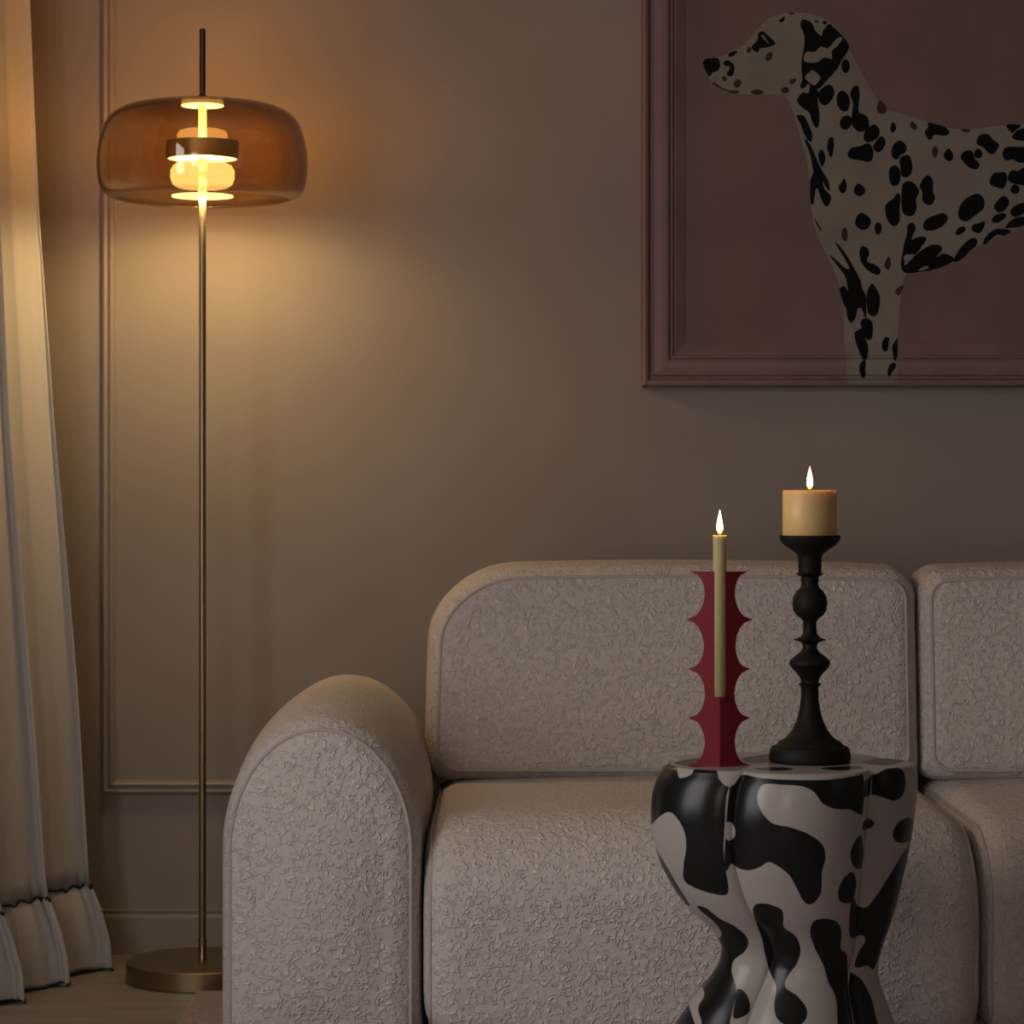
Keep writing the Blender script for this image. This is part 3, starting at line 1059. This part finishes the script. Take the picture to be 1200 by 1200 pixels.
# refine the top disc so that its pattern is crisp
fine = []
for a, b_ in zip(top_rows[:-1], top_rows[1:]):
    nn_ = 6 if a[0, 2] > TTOP - .0005 and b_[0, 2] > TTOP - .0005 else 1
    for k in range(nn_):
        fine.append(a + (b_ - a) * k / nn_)
fine.append(top_rows[-1])
allrows = np.concatenate([np.array(fine), side], 0)
NR = len(allrows)
verts = allrows.reshape(-1, 3)
faces = []
for i in range(NR - 1):
    for k in range(TH):
        k2 = (k + 1) % TH
        faces.append((i * TH + k, (i + 1) * TH + k, (i + 1) * TH + k2, i * TH + k2))
vb_ = len(verts)
verts = np.concatenate([verts, [[c0[0], TY, TTOP]]], 0)
for k in range(TH):
    faces.append((vb_, k, (k + 1) % TH))
faces.append(tuple(range((NR - 1) * TH, NR * TH)))

# black patches of the glaze, drawn on the front elevation of the stool
SE = 822.0
E = lambda pts: [((750 + u / 3.53 - 600) / SE, EYE - (880 + v / 3.53 - 560) / SE) for u, v in pts]
patches = [
    # left big patch
    E([(75, 60), (120, 62), (155, 75), (165, 115), (210, 100), (235, 72), (310, 75), (320, 105), (345, 135), (362, 145), (352, 215), (345, 300), (340, 400), (350, 480), (362, 585), (300, 590), (225, 570), (185, 540),
       (182, 470), (190, 400), (182, 330), (150, 275), (120, 258), (80, 290), (45, 345), (20, 300), (20, 200), (40, 110)]),
    # centre patch with the hook
    E([(362, 150), (385, 130), (420, 92), (470, 95), (520, 98), (620, 100), (760, 100), (880, 92), (915, 100), (912, 240), (895, 250), (850, 225), (790, 220), (735, 195), (700, 150), (650, 125), (570, 120), (500, 120),
       (475, 150), (472, 190), (490, 235), (530, 275), (600, 290), (680, 320), (735, 365), (748, 420), (735, 480), (735, 560), (710, 605), (680, 615), (655, 590), (635, 550), (600, 490), (550, 450), (515, 438), (480, 462),
       (440, 478), (400, 475), (372, 460), (355, 490), (345, 440), (348, 350), (352, 230)]),
    E([(55, 405), (90, 450), (120, 500), (160, 570), (215, 660), (190, 658), (150, 600), (100, 520), (60, 450)]),
    E([(242, 655), (280, 660), (330, 700), (390, 730), (440, 770), (455, 810), (440, 850), (400, 890), (390, 940), (405, 1000), (385, 1080), (375, 1115), (340, 1170), (90, 1200), (110, 1140), (170, 1040), (230, 950),
       (290, 880), (340, 810), (345, 770), (310, 720), (260, 680)]),
    E([(410, 1000), (440, 1010), (458, 1050), (450, 1090), (390, 1110), (395, 1050)]),
    E([(465, 660), (475, 625), (520, 618), (575, 640), (585, 680), (590, 720), (640, 760), (663, 820), (650, 880), (615, 930), (600, 975), (650, 1010), (685, 1060), (670, 1105), (620, 1122), (565, 1100), (552, 1050),
       (565, 980), (545, 930), (525, 860), (510, 790), (485, 720)]),
    E([(697, 740), (710, 690), (760, 680), (810, 700), (832, 750), (832, 820), (860, 850), (870, 950), (872, 1200), (815, 1200), (812, 1030), (780, 960), (760, 890), (720, 810)]),
    E([(918, 120), (980, 95), (1040, 75), (1095, 85), (1110, 130), (1100, 185), (1060, 210), (1010, 195), (960, 180), (915, 180)]),
    E([(915, 285), (945, 278), (970, 298), (950, 320), (915, 318)]),
    E([(1052, 345), (1075, 305), (1125, 290), (1160, 320), (1150, 390), (1090, 392), (1060, 375)]),
    E([(858, 400), (880, 355), (905, 340), (915, 380), (925, 430), (915, 475), (890, 480), (865, 450)]),
    E([(808, 560), (830, 510), (870, 490), (890, 540), (880, 600), (850, 622), (815, 605)]),
    E([(870, 600), (905, 645), (945, 655), (985, 610), (1040, 530), (1115, 430), (1160, 430), (1140, 560), (1060, 760), (1000, 930), (960, 915), (905, 915), (920, 850), (945, 810), (935, 780), (870, 770)]),
    E([(878, 960), (900, 945), (940, 980), (975, 1050), (990, 1120), (1000, 1200), (870, 1200)]),
]
patches += [E([(120, 1230), (220, 1210), (330, 1230), (350, 1330), (270, 1420), (160, 1440), (90, 1380), (80, 1290)]),
            E([(480, 1220), (600, 1210), (690, 1270), (660, 1390), (560, 1430), (470, 1360)]),
            E([(800, 1190), (880, 1190), (930, 1290), (900, 1400), (820, 1420), (770, 1320)]),
            E([(990, 1190), (1080, 1250), (1130, 1380), (1080, 1480), (1000, 1400), (970, 1290)]),
            E([(330, 1500), (430, 1470), (500, 1530), (470, 1620), (350, 1625)]), E([(700, 1500), (800, 1480), (840, 1570), (780, 1630), (690, 1600)])]
whites = [E([(342, 320), (350, 290), (370, 286), (385, 310), (383, 345), (365, 362), (348, 350)]),
          E([(350, 190), (360, 150), (365, 150), (358, 200), (350, 290), (345, 290)]),
          E([(210, 1050), (230, 1012), (265, 1010), (278, 1040), (250, 1090), (260, 1140), (240, 1160), (218, 1100)])]
tops = []
rt = random.Random(11)
TPX = lambda px, py: ((px - 600) / F * (F * (EYE - TTOP) / (py - 560)), F * (EYE - TTOP) / (py - 560))
top_blobs = [[(884, 900.5), (915, 899), (930, 901.5), (905, 903.5)], [(962, 900), (1000, 897.5), (1012, 900), (985, 903)], [(868, 889), (900, 884), (915, 890), (885, 894)],
             [(1010, 893), (1050, 886), (1066, 889), (1040, 897)], [(790, 893), (830, 888), (850, 893), (815, 899)], [(930, 893), (960, 886), (985, 893), (960, 895)]]
top_polys = [[TPX(*p) for p in bl] for bl in top_blobs]


def sdf(P, polys):
    """signed distance (positive inside) of points P (n,2) to the union of polygons"""
    best = np.full(len(P), -1.0)
    for poly in polys:
        q = np.array(smooth_closed(poly, 5))
        lo, hi = q.min(0) - .03, q.max(0) + .03
        idx = np.where((P[:, 0] > lo[0]) & (P[:, 0] < hi[0]) & (P[:, 1] > lo[1]) & (P[:, 1] < hi[1]))[0]
        if len(idx) == 0: continue
        p = P[idx]
        d = np.full(len(p), 9.0)
        ins = np.zeros(len(p), bool)
        for a, b2 in zip(q, np.roll(q, -1, 0)):
            ab_ = b2 - a
            t = np.clip(((p - a) @ ab_) / (ab_ @ ab_ + 1e-12), 0, 1)
            d = np.minimum(d, np.hypot(*(p - a - t[:, None] * ab_).T))
            c1 = (a[1] > p[:, 1]) != (b2[1] > p[:, 1])
            xi = a[0] + (p[:, 1] - a[1]) / ((b2[1] - a[1]) or 1e-12) * ab_[0]
            ins ^= c1 & (p[:, 0] < xi)
        best[idx] = np.maximum(best[idx], np.where(ins, d, -d))
    return best


V = verts
front = V[:, 1] < TY + .02
istop = V[:, 2] > TTOP - .0002
val = np.full(len(V), -.05)
fi = np.where(front & ~istop)[0]
PF = V[fi][:, [0, 2]]
d1 = sdf(PF, patches)
d2 = sdf(PF, whites)
val[fi] = np.minimum(d1, -d2)
# the side turned to the sofa carries its own arrangement: the same blobs shuffled
bi = np.where(~front & ~istop)[0]
xc = (tx(918))
PB = np.stack([2 * xc - V[bi][:, 0] + .03, TTOP - V[bi][:, 2] + .012], 1)
val[bi] = sdf(PB, patches)
ti = np.where(istop)[0]
val[ti] = sdf(V[ti][:, :2], top_polys)
val = np.clip(val, -.02, .02)
# blend across the seam between both arrangements is hidden in the side lobes
me = bpy.data.meshes.new('stool')
me.from_pydata([tuple(p) for p in verts], [], faces)
at = me.attributes.new('patch', 'FLOAT', 'POINT')
at.data.foreach_set('value', val.astype(np.float32))
me.polygons.foreach_set('use_smooth', [True] * len(me.polygons))
me.update()
me.set_sharp_from_angle(angle=math.radians(50))
m_cow = mat('glossy_cow_print_glaze', (0.55, 0.5, 0.46), 0.25, spec=.32)
bb_ = m_cow.node_tree.nodes['Principled BSDF']
an = N(m_cow, 'ShaderNodeAttribute', attribute_name='patch')
mr = N(m_cow, 'ShaderNodeMapRange')
mr.inputs['From Min'].default_value = -.0005
mr.inputs['From Max'].default_value = .0005
L(m_cow, an.outputs['Fac'], mr.inputs['Value'])
mc = N(m_cow, 'ShaderNodeMix', data_type='RGBA')
mc.inputs[6].default_value = (0.37, 0.33, 0.30, 1)
mc.inputs[7].default_value = (0.008, 0.009, 0.009, 1)
L(m_cow, mr.outputs[0], mc.inputs[0])
L(m_cow, mc.outputs[2], bb_.inputs['Base Color'])
me.materials.append(m_cow)
stool = new_obj('stool', me, None, 'hourglass stool with lobed outline and black and white cow print', 'stool')

# ------------------------------------------------------------ red scalloped candle holder
HY = 3.93
SH = F / HY
HX = (844 - 600) / SH
HZ0, HZ1 = TTOP, EYE - (670 - 560) / SH
hs = HZ1 - HZ0
holder = empty('candle_holder', (HX, HY, TTOP), 'crimson red candle holder with scalloped edges on the stool', 'candle holder')


def fin_outline():
    """half outline (distance from the crease, z): points between scooped arcs"""
    cusps = [(0.0, .0462), (.2600, .0430), (.5060, .0455), (.7560, .0475), (1.0, .0440)]
    cusps = [(0.0, .045), (.245, .0445), (.497, .0445), (.752, .0475), (1.0, .0425)]
    out = []
    for (z0, r0), (z1, r1) in zip(cusps[:-1], cusps[1:]):
        K = 14
        for k in range(K):
            t = k / K
            r = r0 + (r1 - r0) * t
            scoop = .0235 * (1 - abs(2 * t - 1) ** 2.0) ** .5 if 0 < t < 1 else 0
            out.append((r - scoop, HZ0 + hs * t_to_z(t, z0, z1)))
    out.append((cusps[-1][1], HZ1))
    return out


def t_to_z(t, z0, z1): return z0 + (z1 - z0) * t


HALF = fin_outline()
slot_z = EYE - (817 - 560) / SH
TK = .0022


def fin(angle, slot):
    """one upright plate leaving the crease in direction angle"""
    bm = bmesh.new()
    dx, dy = math.cos(angle), math.sin(angle)
    sc_ = 1 / abs(dx)
    nx, ny = -dy * TK / 2, dx * TK / 2
    inner = []
    loA, loB = [], []
    for r, z in HALF:
        rin = .0085 if (slot and z > slot_z) else 0
        rr = r * sc_
        loA.append(((rin * sc_), z)); loB.append((rr, z))
    # insert an extra row exactly at the slot step
    A_, B_ = [], []
    for i, ((ra, z), (rb, _)) in enumerate(zip(loA, loB)):
        if slot and i and loA[i - 1][1] <= slot_z < z:
            t = (slot_z - loA[i - 1][1]) / (z - loA[i - 1][1])
            rm = loB[i - 1][0] + (rb - loB[i - 1][0]) * t
            A_ += [(0, slot_z), (.0085 * sc_, slot_z + 1e-5)]
            B_ += [(rm, slot_z), (rm, slot_z + 1e-5)]
        A_.append((ra, z)); B_.append((rb, z))

    def V3(r, z, s): return bm.verts.new((HX + dx * r + nx * s, HY + dy * r + ny * s, z))
    rowsv = [(V3(a[0], a[1], -1), V3(a[0], a[1], 1), V3(b2[0], b2[1], 1), V3(b2[0], b2[1], -1)) for a, b2 in zip(A_, B_)]
    for p, q in zip(rowsv[:-1], rowsv[1:]):
        for k in range(4):
            k2 = (k + 1) % 4
            bm.faces.new((p[k], p[k2], q[k2], q[k]))
    bm.faces.new(rowsv[0]); bm.faces.new(rowsv[-1][::-1])
    return bm


for ang, sl in ((math.radians(25), True), (math.radians(155), True)):
    finish('side_plate', fin(ang, sl), m_red, holder, smooth=False)
bm = bmesh.new()
box(bm, HX - .0011, HX + .0011, HY + .0012, HY + .045, HZ0, slot_z - .002)
finish('back_plate', bm, m_red, holder, smooth=False)
bm = bmesh.new()
lathe(bm, [(0, slot_z - .003), (.013, slot_z - .003), (.013, slot_z), (0, slot_z)], HX, HY + .010, 32)
finish('candle_seat', bm, m_red, holder, angle=30)
# wick / flame / candle builder
def flame(parent, cx, cy, z, h, w):
    prof = []
    K = 18
    for k in range(K + 1):
        t = k / K
        r = w * math.sin(PI * t ** .62) ** .9 * (1 - .35 * t) if 0 < t < 1 else 0
        prof.append((r, z + h * t))
    bm = bmesh.new()
    lathe(bm, prof, cx, cy, 24)
    for f in bm.faces:
        f.material_index = 1 if f.calc_center_median().z < z + h * .16 else 0
    fl = finish('flame', bm, [m_flame, m_flame_base], parent, label='burning yellow flame')
    l = bpy.data.lights.new('flame_light', 'POINT')
    l.energy = .16
    l.color = (1.0, .55, .2)
    l.shadow_soft_size = .006
    lo = bpy.data.objects.new('flame_light', l)
    COL.objects.link(lo)
    lo.parent = parent
    lo.location = Vector((cx, cy, z + h * .75)) - parent_world(parent)
    return fl


def wick(parent, cx, cy, z0, z1):
    bm = bmesh.new()
    tube(bm, [(cx, cy, z0), (cx + .0003, cy, (z0 + z1) / 2), (cx - .0004, cy, z1)], .0009, 8)
    return finish('wick', bm, m_wick, parent)


tc_y = HY + .0085
STc = F / tc_y
cz1 = EYE - (628 - 560) / STc
tap = empty('taper_candle', (HX, tc_y, slot_z), 'slim yellow green taper candle burning in the red scalloped holder', 'candle', 'burning candles')
rt_ = 7.9 / STc
bm = bmesh.new()
lathe(bm, [(0, slot_z), (rt_, slot_z), (rt_, cz1 - .002), (rt_ + .0006, cz1 - .001), (rt_ + .0003, cz1 + .0008), (rt_ - .0015, cz1 + .001), (rt_ - .004, cz1 - .001), (0, cz1 - .0015)], HX, tc_y, 40)
finish('wax', bm, m_wax2, tap)
wick(tap, HX, tc_y, cz1 - .002, cz1 + .006)
flame(tap, HX, tc_y, cz1 + .002, 29 / STc, 4.0 / STc)

# ------------------------------------------------------------ black turned candlestick and pillar candle
KY = 4.0
KX = (949 - 600) / ST
stick = empty('candlestick', (KX, KY, TTOP), 'turned matt black candlestick with wide cup and stepped foot under the pillar candle', 'candlestick')
# radius (px) against picture height
kp = [(0, 897), (46, 897), (47.5, 895), (48, 890), (46.5, 882), (44, 878.5), (40, 877.5), (38.5, 875.5), (36, 873), (30, 869.5), (26, 866), (21, 859), (16, 849), (12.5, 837), (10.5, 822), (10, 809), (11, 807),
      (13.5, 804.5), (10.5, 803), (10.3, 800), (12, 797), (16, 791), (21, 786), (24, 781), (23.3, 776.5), (17, 771), (11, 766.5), (8.3, 762), (8.8, 757), (12, 754.5), (19.5, 752), (11.5, 749), (8.5, 745), (7.8, 738),
      (8, 730), (10.5, 727), (16, 722.5), (19.5, 717), (20.5, 709), (19.5, 701), (16, 694.5), (11, 690), (9.5, 685), (10.8, 681), (10.2, 677.5), (13, 675.8), (17, 674), (13.5, 672.3), (14, 654), (15, 651), (21, 646),
      (30, 640), (35, 634), (36, 629), (34.5, 628), (32, 629.5), (0, 629.5)]
bm = bmesh.new()
lathe(bm, [(r / ST, EYE - (min(y, 893) - 560) / ST if y > 893 else EYE - (y - 560) / ST) for r, y in kp if not (y > 893 and r == 0)][0:0] or
      [(r / ST, max(TTOP, EYE - (560 + (y - 560) * (333.0 / 337.0) - 560) / ST)) for r, y in kp], KX, KY, 72)
finish('shaft', bm, m_black, stick, angle=40)
kz = EYE - ((629.5 - 560) * 333 / 337) / ST
pz1 = EYE - (574.5 - 560) / ST
pil = empty('pillar_candle', (KX, KY, kz), 'thick cream pillar candle burning on the black candlestick', 'candle', 'burning candles')
rk = 31.7 / ST
bm = bmesh.new()
lathe(bm, [(0, kz), (rk - .001, kz), (rk, kz + .001), (rk, pz1 - .0015), (rk - .001, pz1), (rk - .0025, pz1), (rk - .006, pz1 - .0025), (rk * .5, pz1 - .0035), (0, pz1 - .004)], KX, KY, 72)
finish('wax', bm, m_wax, pil)
wick(pil, KX, KY, pz1 - .005, pz1 + .006)
flame(pil, KX, KY, pz1 + .001, 27 / ST, 4.0 / ST)
